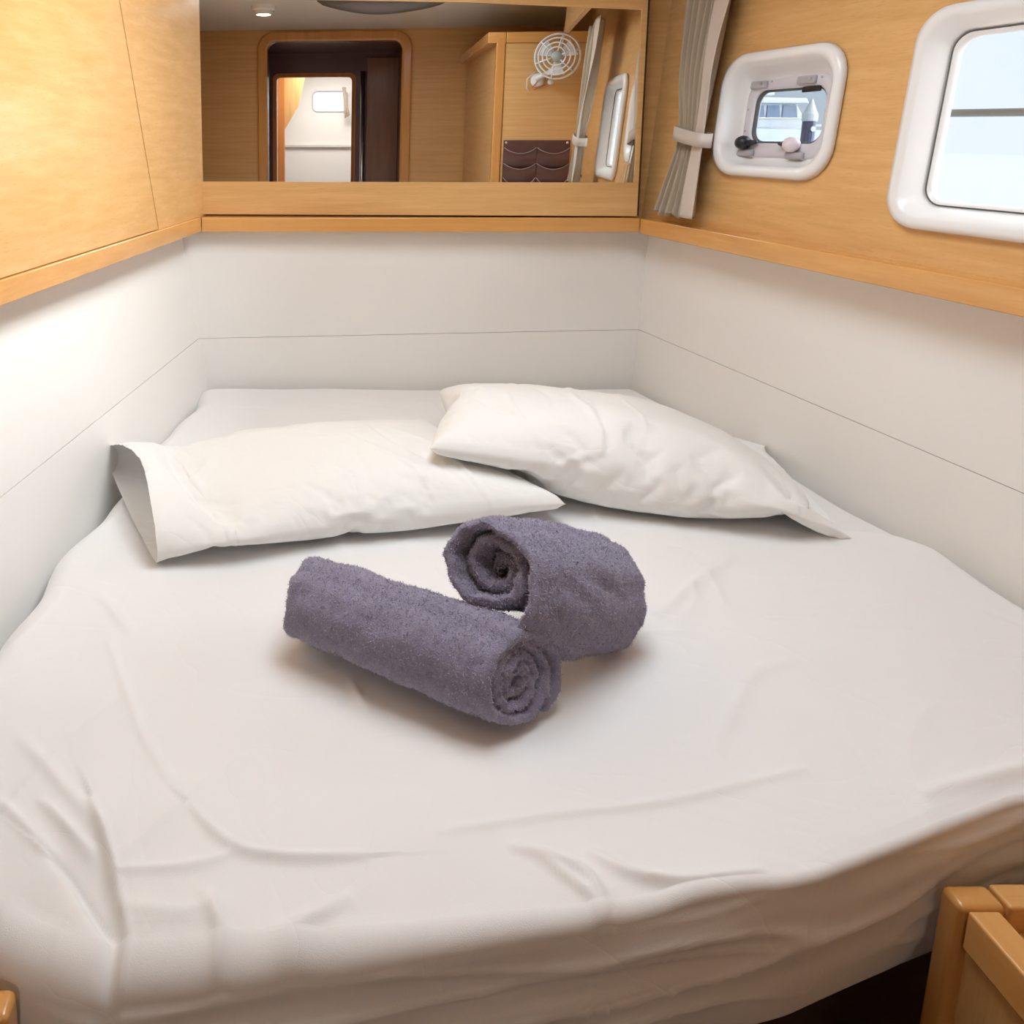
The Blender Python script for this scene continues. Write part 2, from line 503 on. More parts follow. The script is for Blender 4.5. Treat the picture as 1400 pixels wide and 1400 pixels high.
# ------------------------------------------------------------------ windows
# large side window
w1 = empty('window_1', RW(0.93, 0.06, 0.0)); struct(w1)
b = BW
loft('window_frame', RW, [(rrect(*inset(b, .010), .055), 0.004), (rrect(*inset(b, .0), .06), -0.006), (rrect(*inset(b, .003), .058), -0.014),
      (rrect(*inset(b, .016), .05), -0.018), (rrect(*inset(b, .024), .045), -0.012), (rrect(*inset(b, .040), .035), 0.012), (rrect(*inset(b, .046), .032), 0.022), (rrect(*inset(b, .02), .045), 0.06)], 'plastic', w1)
loft('gasket', RW, [(rrect(*inset(b, .044), .032), 0.020), (rrect(*inset(b, .0455), .032), 0.017), (rrect(*inset(b, .0468), .031), 0.018), (rrect(*inset(b, .0468), .031), 0.026)], 'rubber', w1)
loft('inner_rim', RW, [(rrect(*inset(b, .0462), .031), 0.0185), (rrect(*inset(b, .052), .028), 0.021), (rrect(*inset(b, .054), .028), 0.030)], 'plastic', w1)
slab('pane', RW, rrect(*inset(b, .046), .031), [], 0.030, 0.034, 'smoked', w1)

# porthole with deep white surround
w2 = empty('window_2', RW(0.38, 0.13, 0.0)); struct(w2)
b = PW
ib = (0.247, 0.178, 0.500, 0.362)
def mix(a, c, t):
    return tuple(p + (q - p) * t for p, q in zip(a, c))
loft('surround', RW, [(rrect(*inset(b, .012), .07), 0.004), (rrect(*b, .075), -0.004), (rrect(*inset(b, .004), .072), -0.014), (rrect(*inset(b, .014), .065), -0.018),
      (rrect(*inset(b, .026), .06), -0.012), (rrect(*mix(b, ib, .62), .055), 0.010), (rrect(*mix(b, ib, .85), .05), 0.028), (rrect(*ib, .045), 0.036), (rrect(*inset(ib, .012), .04), 0.038), (rrect(*inset(ib, -.02), .05), 0.075)], 'plastic', w2)
ip = (0.268, 0.208, 0.484, 0.338)
loft('port_frame', RW, [(rrect(*inset(ib, .001), .045), 0.036), (rrect(*inset(ib, .004), .043), 0.031), (rrect(*inset(ib, .012), .04), 0.030), (rrect(*ip, .032), 0.030), (rrect(*inset(ip, .004), .03), 0.034), (rrect(*inset(ip, .005), .03), 0.05)], 'frame_grey', w2)
slab('pane', RW, rrect(*inset(ip, .002), .03), [], 0.044, 0.048, 'smoked_dark', w2)
loft('seal', RW, [(rrect(*inset(ip, .003), .03), 0.036), (rrect(*inset(ip, .008), .028), 0.038), (rrect(*inset(ip, .009), .028), 0.044)], 'rubber', w2)
for i, (hu, hv) in enumerate(((0.285, 0.347), (0.425, 0.349))):
    h = MB().hexa([RW(hu - .022, hv - .010, .031), RW(hu + .026, hv - .010, .031), RW(hu + .026, hv - .010, .020), RW(hu - .022, hv - .010, .020),
                   RW(hu - .022, hv + .008, .031), RW(hu + .026, hv + .008, .031), RW(hu + .026, hv + .008, .022), RW(hu - .022, hv + .008, .022)])
    ho = h.build('hinge', 'hinge', w2, bevel=0.003)
    MB().lathe([(.003, 0), (.003, .002)], RW(hu + .016, hv, .021), tuple(-RN), 10).build('screw', 'metal', ho)
MB().hexa([RW(.412, .322, .035), RW(.462, .323, .035), RW(.462, .323, .030), RW(.412, .322, .030), RW(.412, .334, .035), RW(.462, .335, .035), RW(.462, .335, .030), RW(.412, .334, .030)]).build('stay_block', 'black', w2, bevel=0.002)
for i, (hu, hv, km) in enumerate(((0.275, 0.190, 'black'), (0.425, 0.187, 'pinkwhite'))):
    h = MB().hexa([RW(hu - .022, hv - .010, .031), RW(hu + .026, hv - .010, .031), RW(hu + .026, hv - .008, .018), RW(hu - .022, hv - .008, .018),
                   RW(hu - .022, hv + .008, .031), RW(hu + .026, hv + .008, .031), RW(hu + .026, hv + .006, .020), RW(hu - .022, hv + .006, .020)])
    ho = h.build('latch', 'hinge', w2, bevel=0.004)
    MB().lathe([(.004, -.016), (.012, -.013), (.0165, -.004), (.0165, .004), (.012, .013), (.004, .016)], RW(hu, hv + .022, .016), tuple(RN), 16).build('latch_knob', km, ho, smooth=True)
    s_ = 1 if i == 0 else -1
    MB().tube([RW(hu, hv + .022, .016), RW(hu + s_ * .022, hv + .022, .018), RW(hu + s_ * .040, hv + .024, .020)], [.007, .007, .004], 8).build('latch_lever', 'black', ho, smooth=True)
for su, sv in ((.32, .352), (.462, .352), (.258, .29), (.494, .29), (.258, .24), (.40, .192)):
    MB().lathe([(.0028, 0), (.0028, .0015)], RW(su, sv, .031), tuple(-RN), 8).build('screw', 'hinge', w2)

# ------------------------------------------------------------------ curtains
def curtain(keys, pleats, off, hem, side, name, label, tie_v, seed):
    """keys: (v, u0, u1, amplitude); pleated cloth gathered by a strap"""
    g = np.random.RandomState(seed)
    root = empty(name, RW((keys[-1][1] + keys[-1][2]) / 2, keys[-1][0], -off))
    tag(root, label, 'curtain', 'tied-back side curtains')
    nv = 70
    vs = np.linspace(keys[0][0], keys[-1][0], nv)
    kv = [k[0] for k in keys][::-1]
    u0 = np.interp(vs, kv, [k[1] for k in keys][::-1])
    u1 = np.interp(vs, kv, [k[2] for k in keys][::-1])
    am = np.interp(vs, kv, [k[3] for k in keys][::-1])
    for a_ in (u0, u1, am):
        for _ in range(3):
            a_[1:-1] = (a_[:-2] + 2 * a_[1:-1] + a_[2:]) / 4
    ns = pleats * 12 + 1
    s = np.linspace(0, 1, ns)
    ph = g.uniform(-.25, .25, pleats + 2)
    def grid(s, th, hemmed):
        V, F = [], []
        for layer in (0, 1):
            for i in range(nv):
                for j, q in enumerate(s):
                    f = q * pleats
                    k = int(f)
                    wv = math.sin(2 * math.pi * (f + 0.12 * math.sin(vs[i] * 9 + k)) + ph[min(k, pleats)])
                    wv = math.copysign(abs(wv) ** 0.8, wv)
                    z = am[i] * wv * (0.75 + 0.25 * math.sin(k * 2.1 + 1))
                    if hemmed:
                        z = -0.5 * am[i] - 0.010 + 0.004 * math.sin(q * 5 + vs[i] * 14)
                    drop = 0.006 * math.sin(k * 1.7 + 2) if i == nv - 1 and not hemmed else 0
                    V.append(RW(u0[i] + (u1[i] - u0[i]) * q, vs[i] + drop, -off + z + layer * th))
        n = nv * len(s)
        m = len(s)
        for layer in (0, 1):
            for i in range(nv - 1):
                for j in range(m - 1):
                    a = layer * n + i * m + j
                    F.append((a, a + 1, a + m + 1, a + m) if layer else (a, a + m, a + m + 1, a + 1))
        for i in range(nv - 1):
            for j in (0, m - 1):
                a = i * m + j
                F.append((a, a + m, a + m + n, a + n))
        for i in (0, nv - 1):
            for j in range(m - 1):
                a = i * m + j
                F.append((a, a + 1, a + 1 + n, a + n))
        return MB().add(V, F)
    lo, hi = (0.0, 0.80) if side > 0 else (0.20, 1.0)
    grid(lo + s * (hi - lo), 0.0015, False).build('pleated_cloth', 'curtain', root, smooth=True)
    s2 = np.linspace(0.72, 1.0, 10) if side > 0 else np.linspace(0.0, 0.28, 10)
    grid(s2, 0.002, True).build('hem_band', 'curtain_lit', root, smooth=True)
    # strap: flattened loop
    i = int(np.argmin(abs(vs - tie_v)))
    c, hw = (u0[i] + u1[i]) / 2, (u1[i] - u0[i]) / 2 + 0.001
    loopo = []
    for k in range(32):
        t = 2 * math.pi * k / 32
        ct, st = math.cos(t), math.sin(t)
        loopo.append((c + hw * math.copysign(abs(ct) ** .5, ct), -off + (0.024) * math.copysign(abs(st) ** .6, st) - 0.003))
    V, F = [], []
    for vv, e in ((tie_v - .017, 0), (tie_v + .017, 0), (tie_v + .017, .002), (tie_v - .017, .002)):
        for (uu, oo) in loopo:
            V.append(RW(uu + (e if uu > c else -e), vv - 0.010 * side * (uu - c) / hw, oo + (e if oo > -off else -e)))
    for a in range(4):
        b_ = (a + 1) % 4
        for k in range(32):
            F.append((a * 32 + k, a * 32 + (k + 1) % 32, b_ * 32 + (k + 1) % 32, b_ * 32 + k))
    MB().add(V, F).build('tie_strap', 'curtain_lit', root, smooth=True)
    return root
curtain([(.80, .055, .285, .012), (.57, .088, .264, .020), (.456, .092, .247, .022), (.373, .098, .236, .021), (.26, .118, .226, .014), (.222, .122, .224, .011), (.18, .115, .226, .013), (.10, .092, .236, .018), (.022, .070, .246, .024)],
        10, .042, .2, 1, 'curtain', 'gathered taupe curtain tied back between the mirror and the small porthole', .222, 3)
curtain([(.66, .86, 1.16, .020), (.5, .92, 1.17, .022), (.3, 1.01, 1.18, .020), (.20, 1.07, 1.19, .014), (.16, 1.07, 1.19, .018), (.03, 1.08, 1.24, .022)],
        7, .085, .2, -1, 'curtain', 'beige curtain tied back beyond the large window, seen in the mirror', .205, 5)

# pelmet above the side windows
pm = MB().hexa([RW(.02, .668, -.17), RW(1.46, .668, -.17), RW(1.46, .668, -.15), RW(.02, .668, -.15), RW(.02, .80, -.17), RW(1.46, .80, -.17), RW(1.46, .80, -.15), RW(.02, .80, -.15)]).hexa([RW(.02, .81, -.17), RW(1.46, .81, -.17), RW(1.46, .81, -.002), RW(.02, .81, -.002), RW(.02, .825, -.17), RW(1.46, .825, -.17), RW(1.46, .825, -.002), RW(.02, .825, -.002)]).build('curtain_pelmet', 'wood_y')
tag(pm, 'long wooden pelmet box above the side curtains, seen in the mirror', 'pelmet')

# ------------------------------------------------------------------ rear of the cabin (seen in the mirror)
rf = lambda u, v, off: (u, -0.6 - off, v)
door = [(-0.408, -0.01), (0.423, -0.01)] + [p for p in rrect(-0.408, 1.0, 0.423, 2.02, 0.055)[8:24]]
wrear = struct(slab('wall_rear', rf, [(-1.2, -0.05), (1.8, -0.05), (1.8, CEIL + .02), (-1.2, CEIL + .02)],
             [[(-0.408, 0.01), (0.423, 0.01)] + rrect(-0.408, 1.0, 0.423, 2.02, 0.055)[8:24]], 0, 0.03, 'wood_x'))
def jamb(d, r):
    return [(-0.408 - d, 0.0), (0.423 + d, 0.0)] + rrect(-0.408 - d, 1.0, 0.423 + d, 2.02 + d, r)[8:24]
def openloft(name, frame, loops, mat, parent=None):
    n = len(loops[0][0])
    V = [frame(u, v, off) for lp, off in loops for u, v in lp]
    F = []
    L = len(loops)
    for i in range(L):
        j = (i + 1) % L
        for k in range(1, n):
            k2 = (k + 1) % n
            F.append((i * n + k, i * n + k2, j * n + k2, j * n + k))
    return MB().add(V, F).build(name, mat, parent, smooth=False)
d1 = empty('door_1', (0.07, -0.6, 0)); struct(d1)
openloft('door_frame', rf, [(jamb(0.062, .11), 0.0), (jamb(0.062, .11), -.012), (jamb(0.052, .10), -.018), (jamb(0.012, .065), -.018), (jamb(0, .055), -.012), (jamb(0.0, .055), 0.06)], 'solid_z', d1)
# passage behind
wp = struct(MB().box((-0.66, -1.40, 0), (-0.49, -0.632, 2.09)).build('wall_passage_left', 'purple'))
struct(MB().box((0.44, -1.40, 0), (0.70, -0.632, 2.09)).build('wall_passage_right', 'brownpanel'))
struct(box('ceiling_passage', (-0.6, -1.4, 2.03), (0.7, -0.632, 2.08), 'purple'))
pf = lambda u, v, off: (u, -1.40 - off, v)
def jamb2(d, r):
    return [(-0.462 - d, 0.0), (0.128 + d, 0.0)] + rrect(-0.462 - d, 1.0, 0.128 + d, 1.885 + d, r)[8:24]
struct(slab('wall_passage_end', pf, [(-1.3, -0.05), (1.6, -0.05), (1.6, 2.09), (-1.3, 2.09)], [[(-0.462, .01), (0.128, .01)] + jamb2(0, .04)[2:]], 0, 0.03, 'purple'))
d2 = empty('door_2', (-0.09, -1.4, 0)); struct(d2)
openloft('door_frame', pf, [(jamb2(0.006, .045), 0.0), (jamb2(0.006, .045), -.008), (jamb2(0, .04), -.008), (jamb2(-0.022, .03), 0.004), (jamb2(-.022, .03), 0.05), (jamb2(0, .04), 0.05)], 'cherry', d2)
sd = MB().box((0.215, -1.372, 0.0), (0.438, -1.345, 1.99)).build('sliding_door', 'brownpanel', bevel=.003)
tag(sd, 'glossy brown sliding door beside the inner doorway, seen in the mirror', 'door')
ps = MB().tube([(0.185, -1.36, 0.05), (0.185, -1.36, 1.90)], 0.017, 12).build('reflection_tube', 'metal', smooth=True)  # tube stands in for a bright vertical reflection on the brown panel
tag(ps, 'metal tube standing in for a bright reflection beside the brown sliding door', 'reflection')
# far cabin
fw = lambda u, v, off: (u, -3.0 - off, v)
wf = struct(slab('wall_far', fw, [(-1.3, -0.05), (1.6, -0.05), (1.6, 2.14), (-1.3, 2.14)], [rrect(-0.272, 1.675, 0.033, 1.845, .04)], 0, 0.04, 'white_panel'))
struct(box('wall_far_left', (-1.3, -3.0, 0), (-0.86, -1.43, 2.1), 'white_panel'))
struct(box('wall_far_right', (0.55, -3.0, 0), (0.9, -1.43, 2.1), 'white_panel'))
struct(box('ceiling_far', (-1.3, -3.04, 2.10), (0.9, -1.43, 2.14), 'ceiling'))
w3 = empty('window_3', (0, -3.0, 1.68)); struct(w3)
loft('window_frame', fw, [(rrect(-.287, 1.66, .048, 1.86, .05), 0), (rrect(-.283, 1.664, .044, 1.856, .05), -.01), (rrect(-.272, 1.675, .033, 1.845, .04), -.006), (rrect(-.272, 1.675, .033, 1.845, .04), .03)], 'frame_grey', w3)
slab('pane', fw, rrect(-.273, 1.674, .034, 1.846, .04), [], 0.012, 0.016, 'glass', w3)
box('ledge', (-0.86, -3.0, 1.34), (0.55, -2.97, 1.36), 'gap_white', wf)
# slanting bulkhead and orange post in the far cabin
MB().hexa([(-0.55, -2.5, 0), (-0.49, -2.5, 0), (-0.49, -2.46, 0), (-0.55, -2.46, 0), (-0.55, -2.5, 1.95), (-0.49, -2.5, 1.95), (-0.49, -2.46, 1.95), (-0.55, -2.46, 1.95)]).build('post', 'cherry', wf)
MB().add([(-0.49, -2.5, 1.50), (-0.49, -2.5, 2.05), (-0.29, -2.5, 2.05), (-0.37, -2.5, 1.70), (-0.49, -2.47, 1.50), (-0.49, -2.47, 2.05), (-0.29, -2.47, 2.05), (-0.37, -2.47, 1.70)],
         [(0, 1, 2, 3), (7, 6, 5, 4), (0, 4, 5, 1), (1, 5, 6, 2), (2, 6, 7, 3), (3, 7, 4, 0)]).build('wood_panel', 'wood_z', wf)
fc = MB().add([(0.0 + 0.045 * math.sin(k * 1.3) * 0.2 + 0.02 * (k % 2), -2.9 + 0.012 * (k % 2), 1.88 - 0) for k in range(9)] +
              [(0.02 + 0.006 * k, -2.9 + 0.012 * (k % 2), 1.60 + 0.004 * k) for k in range(9)], [(k, k + 1, k + 10, k + 9) for k in range(8)]).build('curtain', 'curtain')
fc.data.transform(Matrix.Identity(4))
sm_ = fc.modifiers.new('thick', 'SOLIDIFY'); sm_.thickness = 0.004
tag(fc, 'small beige curtain beside the far cabin window, seen in the mirror', 'curtain')

# tall wardrobe on the right, its face towards the bed
wd = empty('wardrobe', (1.1, 0.2, 0)); tag(wd, 'tall pale wooden wardrobe carrying the fan, seen in the mirror', 'wardrobe')
box('body', (0.815, -0.59, 0.66), (1.42, 0.488, 1.90), 'wood_y', wd)
box('corner_post', (0.81, 0.462, 0.66), (0.852, 0.506, 1.90), 'solid_z', wd, bevel=.006)
box('top_rail', (0.854, 0.470, 1.875), (1.40, 0.506, 1.925), 'solid_x', wd, bevel=.004)
box('front_panel', (0.854, 0.480, 0.66), (1.40, 0.500, 1.873), 'wood_x', wd)
MB().box((0.77, -0.59, 1.875), (0.853, 0.505, 1.925)).build('side_rail', 'solid_y', wd, bevel=.004)

# fan
def ring(c, r, tr, n=40, ax=None):
    return [(c[0] + ax[0][0] * r * math.cos(t) + ax[1][0] * r * math.sin(t), c[1] + ax[0][1] * r * math.cos(t) + ax[1][1] * r * math.sin(t), c[2] + ax[0][2] * r * math.cos(t) + ax[1][2] * r * math.sin(t)) for t in [2 * math.pi * k / n for k in range(n)]]
fcx = Vector((1.060, 0.63, 1.80))
fa = Vector((-0.35, 0.93, -0.05)).normalized()      # facing the berth
e1 = fa.cross(Vector((0, 0, 1))).normalized(); e2 = e1.cross(fa).normalized()
fan = empty('cabin_fan', (1.0, 0.50, 1.70)); tag(fan, 'small white caged fan on the wardrobe face, seen in the mirror', 'fan')
gm = MB()
for r_, dz in ((.098, 0.0), (.080, .018), (.060, .026), (.040, .030)):
    gm.tube(ring(fcx + fa * dz, r_, 0, 40, (e1, e2)), .0036, 6, closed=True)
gm.tube(ring(fcx - fa * .03, .098, 0, 40, (e1, e2)), .003, 6, closed=True)
for k in range(6):
    t = k * math.pi / 3 + .3
    dirv = e1 * math.cos(t) + e2 * math.sin(t)
    gm.tube([fcx + dirv * .024 + fa * .030, fcx + dirv * .06 + fa * .026, fcx + dirv * .085 + fa * .014, fcx + dirv * .098, fcx + dirv * .098 - fa * .03, fcx + dirv * .04 - fa * .045], .0034, 6)
gm.build('guard', 'fan', fan, smooth=True)
for k in range(3):
    t0_ = k * 2 * math.pi / 3 + .5
    V, F = [], []
    for i in range(6):
        q = i / 5
        r_ = .02 + .068 * q
        for side in (-1, 1):
            aa = t0_ + side * (.50 - .05 * q)
            pnt = fcx + (e1 * math.cos(aa) + e2 * math.sin(aa)) * r_ + fa * (side * .008)
            V += [pnt, pnt - fa * .002]
    for i in range(5):
        a_ = i * 4
        F += [(a_, a_ + 2, a_ + 6, a_ + 4), (a_ + 1, a_ + 5, a_ + 7, a_ + 3), (a_, a_ + 4, a_ + 5, a_ + 1), (a_ + 2, a_ + 3, a_ + 7, a_ + 6)]
    F += [(0, 1, 3, 2), (20, 22, 23, 21)]
    MB().add(V, F).build('blade', 'fan', fan)
MB().lathe([(.012, -.05), (.022, -.045), (.024, .026), (.020, .033)], fcx, fa, 20).build('hub', 'fanhub', fan, smooth=True)
MB().tube([fcx - fa * .045, fcx - fa * .06 - e2 * .03 + e1 * .03, Vector((1.005, 0.545, 1.715)), Vector((1.005, 0.502, 1.71))], [.014, .011, .011, .016], 10).build('arm', 'fan', fan, smooth=True)
MB().lathe([(.032, 0), (.032, .010), (.024, .016)], (1.005, 0.5, 1.705), (0, 1, 0), 20).build('base', 'fan', fan, smooth=True)
MB().lathe([(.010, 0), (.014, .006), (.014, .016), (.010, .022)], (1.06, 0.52, 1.695), (0, 1, 0), 14).build('switch_knob', 'fan', fan, smooth=True)
MB().tube([(1.005, .515, 1.70), (.98, .52, 1.67), (.99, .515, 1.66), (1.02, .512, 1.675), (1.04, .512, 1.682)], .0022, 6).build('wire', 'red', fan, smooth=True)
MB().tube([(.99, .515, 1.74), (.955, .515, 1.71), (.955, .512, 1.67), (.97, .505, 1.655)], .0025, 6).build('wire', 'fan', fan, smooth=True)

# brown leather pocket organiser
po = empty('pocket_organiser', (1.05, 0.5, 1.05)); tag(po, 'brown leather pocket organiser screwed to the wardrobe face, seen in the mirror', 'organiser')
box('back_sheet', (0.863, 0.5005, 1.05), (1.173, 0.504, 1.427), 'leather', po)
for row, zt in enumerate((1.392, 1.318, 1.25)):
    for c0, c1 in ((0.865, 1.016), (1.020, 1.171)):
        V, F = [], []
        n = 14
        for i in range(n + 1):
            q = i / n
            x = c0 + (c1 - c0) * q
            sag = 0.028 * math.sin(math.pi * q) ** .8 * (1 if row < 2 else 1.6)
            bul = 0.012 * math.sin(math.pi * q) + 0.003 + 0.004 * (2 - row) * 0
            zb = zt - 0.12
            for layer in (0, .0025):
                V += [(x, 0.505 + row * .004 + bul + layer, zt - sag), (x, 0.505 + row * .004 + bul * .9 + layer, (zt + zb) / 2), (x, 0.505 + row * .004 + layer, zb)]
        for i in range(n):
            a_ = i * 6
            for l_ in (0, 3):
                for k in (0, 1):
                    F.append((a_ + l_ + k, a_ + l_ + k + 1, a_ + 6 + l_ + k + 1, a_ + 6 + l_ + k))
            F += [(a_, a_ + 6, a_ + 9, a_ + 3), (a_ + 2, a_ + 5, a_ + 11, a_ + 8)]
        pk = MB().add(V, F).build('pocket', 'leather', po, smooth=True)
        MB().tube([(v[0], v[1], v[2]) for v in V[3::6]], .0018, 6).build('piping', 'stitch', pk, smooth=True)
for sx in (0.875, 1.16):
    MB().lathe([(.006, 0), (.006, .003), (.003, .005)], (sx, .504, 1.415), (0, 1, 0), 12).build('snap', 'metal', po)
cb = MB().tube([(1.175 + .045 * (1 - math.cos(t)), 0.53, 1.20 + .06 * math.sin(t)) for t in np.linspace(-.3, math.pi + .3, 16)], .006, 8).build('hose', 'cord', smooth=True)
tag(cb, 'looped black hose beside the leather organiser, seen in the mirror', 'hose')

# ceiling fittings
cl = empty('ceiling_light', (-0.316, 0.3, CEIL)); tag(cl, 'small round white ceiling light at the top of the mirror view', 'ceiling light')
MB().lathe([(.062, 0), (.062, .018), (.055, .026)], (-0.316, 0.3, CEIL), (0, 0, -1), 28).build('housing', 'plastic', cl)
MB().lathe([(.048, .024), (.048, .034), (.03, .040)], (-0.316, 0.3, CEIL), (0, 0, -1), 28).build('diffuser', 'lamp', cl, smooth=True)
ll = bpy.data.lights.new('added_warm_fill', 'AREA'); ll.shape = 'DISK'; ll.size = .07; ll.energy = 0.2; ll.color = (1.0, .78, .52)  # warm fill light added here; the fitting itself is unlit
lo = bpy.data.objects.new('added_warm_fill', ll); COL.objects.link(lo); lo.location = (-0.316, 0.3, CEIL - .043); lo.parent = cl; lo.matrix_parent_inverse = cl.matrix_basis.inverted()
ht = empty('ceiling_hatch', (0.31, 1.05, CEIL)); tag(ht, 'long overhead deck hatch in the ceiling above the mattress', 'hatch')
loft('hatch_frame', cf, [(rrect(-.03, .57, .65, 1.53, .08), 0), (rrect(-.028, .572, .648, 1.528, .08), -.012), (rrect(.005, .605, .615, 1.495, .06), -.012), (rrect(.005, .605, .615, 1.495, .06), .06)], 'plastic', ht, smooth=False)
slab('pane', cf, rrect(-.01, .59, .63, 1.51, .06), [], 0.052, 0.058, 'glass', ht)
V, F = [], []
for i in range(25):
    q = i / 24
    x = -0.035 + .624 * q
    sg = .066 * math.sin(math.pi * q) ** .55
    for k in range(9):
        t = math.pi * k / 8
        V.append((x, .475 - .045 * math.cos(t), CEIL - .004 - sg * math.sin(t) * (1 + .04 * math.sin(9 * q + k))))
for i in range(24):
    for k in range(8):
        a_ = i * 9 + k
        F.append((a_, a_ + 1, a_ + 10, a_ + 9))
hb = MB().add(V, F).build('hatch_blind', 'shade', smooth=True)
s_ = hb.modifiers.new('thick', 'SOLIDIFY'); s_.thickness = 0.003
tag(hb, 'rolled grey fabric blind at the ceiling hatch, seen in the mirror', 'blind')

# ------------------------------------------------------------------ outside
struct(box('ground_water', (-60, 2.6, -1.1), (90, 160, -1.0), 'water'))
rl = empty('hand_rail', RW(0.5, 0.29, 0.35)); tag(rl, 'dark grey rail crossing outside the large window', 'rail')
MB().tube([RW(.33, .299, .35), RW(2.4, .268, .35)], .0085, 10).build('rail_tube', 'steel', rl, smooth=True)
for u_ in (.34, 2.39):
    MB().tube([RW(u_, .29, .35), RW(u_, -.8, .37)], .010, 10).build('stanchion', 'steel', rl, smooth=True)
# neighbouring motor yacht
ya = empty('motor_yacht', (13.2, 26, -1)); tag(ya, 'white motor yacht with a blue window band outside the porthole', 'boat')
def prism(poly, y0, y1):
    n = len(poly)
    V = [(x, y0, z) for x, z in poly] + [(x, y1, z) for x, z in poly]
    return MB().add(V, [tuple(range(n))[::-1], tuple(range(n, 2 * n))] + [(i, (i + 1) % n, n + (i + 1) % n, n + i) for i in range(n)])
prism([(9.0, -1.0), (17.6, -1.0), (17.3, 0.9), (16.95, 1.62), (14.0, 1.72), (9.0, 1.62)], 25, 28.5).build('hull', 'hull', ya, bevel=.05)
prism([(9.0, 1.6), (16.8, 1.6), (16.2, 2.52), (9.0, 2.60)], 25.3, 28.2).build('deckhouse', 'hull', ya, bevel=.04)
prism([(8.8, 2.50), (16.5, 2.44), (16.4, 2.62), (8.8, 2.74)], 25.05, 28.4).build('roof', 'hull', ya, bevel=.04)
for a_, b_ in ((14.55, 15.25), (15.3, 15.75), (15.8, 16.3), (13.6, 14.5), (12.4, 13.5)):
    prism([(a_, 1.98), (b_, 1.98), (b_ - .08, 2.40), (a_, 2.40)], 25.27, 25.33).build('window_pane', 'bluewin', ya)
prism([(9.0, 1.74), (16.9, 1.72), (16.9, 1.80), (9.0, 1.82)], 24.97, 25.02).build('rub_rail', 'frame_grey', ya)
MB().tube([(9, 25.05, 2.02), (16.7, 25.05, 1.98)], .02, 8).build('guard_rail', 'metal', ya)
MB().box((14.7, 25.6, 2.72), (15.7, 27.5, 3.05)).build('flybridge', 'hull', ya, bevel=.05)
pl = empty('mooring_pile', (9.25, 14, -1)); tag(pl, 'dark mooring pile with a white pointed cap outside the porthole', 'pile')
MB().lathe([(.11, 0), (.11, 2.72)], (9.25, 14, -1), (0, 0, 1), 16).build('post', 'navy', pl, smooth=False)
MB().lathe([(.125, 2.70), (.125, 2.82), (.10, 2.86), (.02, 3.08)], (9.25, 14, -1), (0, 0, 1), 20).build('cap', 'hull', pl)
MB().lathe([(.045, .0), (.045, .02)], (9.25, 13.885, 1.56), (0, -1, 0), 14).build('sign_disc', 'hull', pl)

# ------------------------------------------------------------------ berth: base, mattress sheet
bb = empty('berth_base', (0.4, 1.4, 0)); tag(bb, 'dark recessed wooden base under the overhanging mattress', 'bed base')
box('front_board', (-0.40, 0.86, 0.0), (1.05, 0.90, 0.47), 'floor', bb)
MB().hexa([(-.45, .86, .47), (1.12, .86, .47), (.98, 2.15, .47), (-.21, 2.15, .47), (-.45, .86, .52), (1.12, .86, .52), (.98, 2.15, .52), (-.21, 2.15, .52)]).build('slab', 'floor', bb)

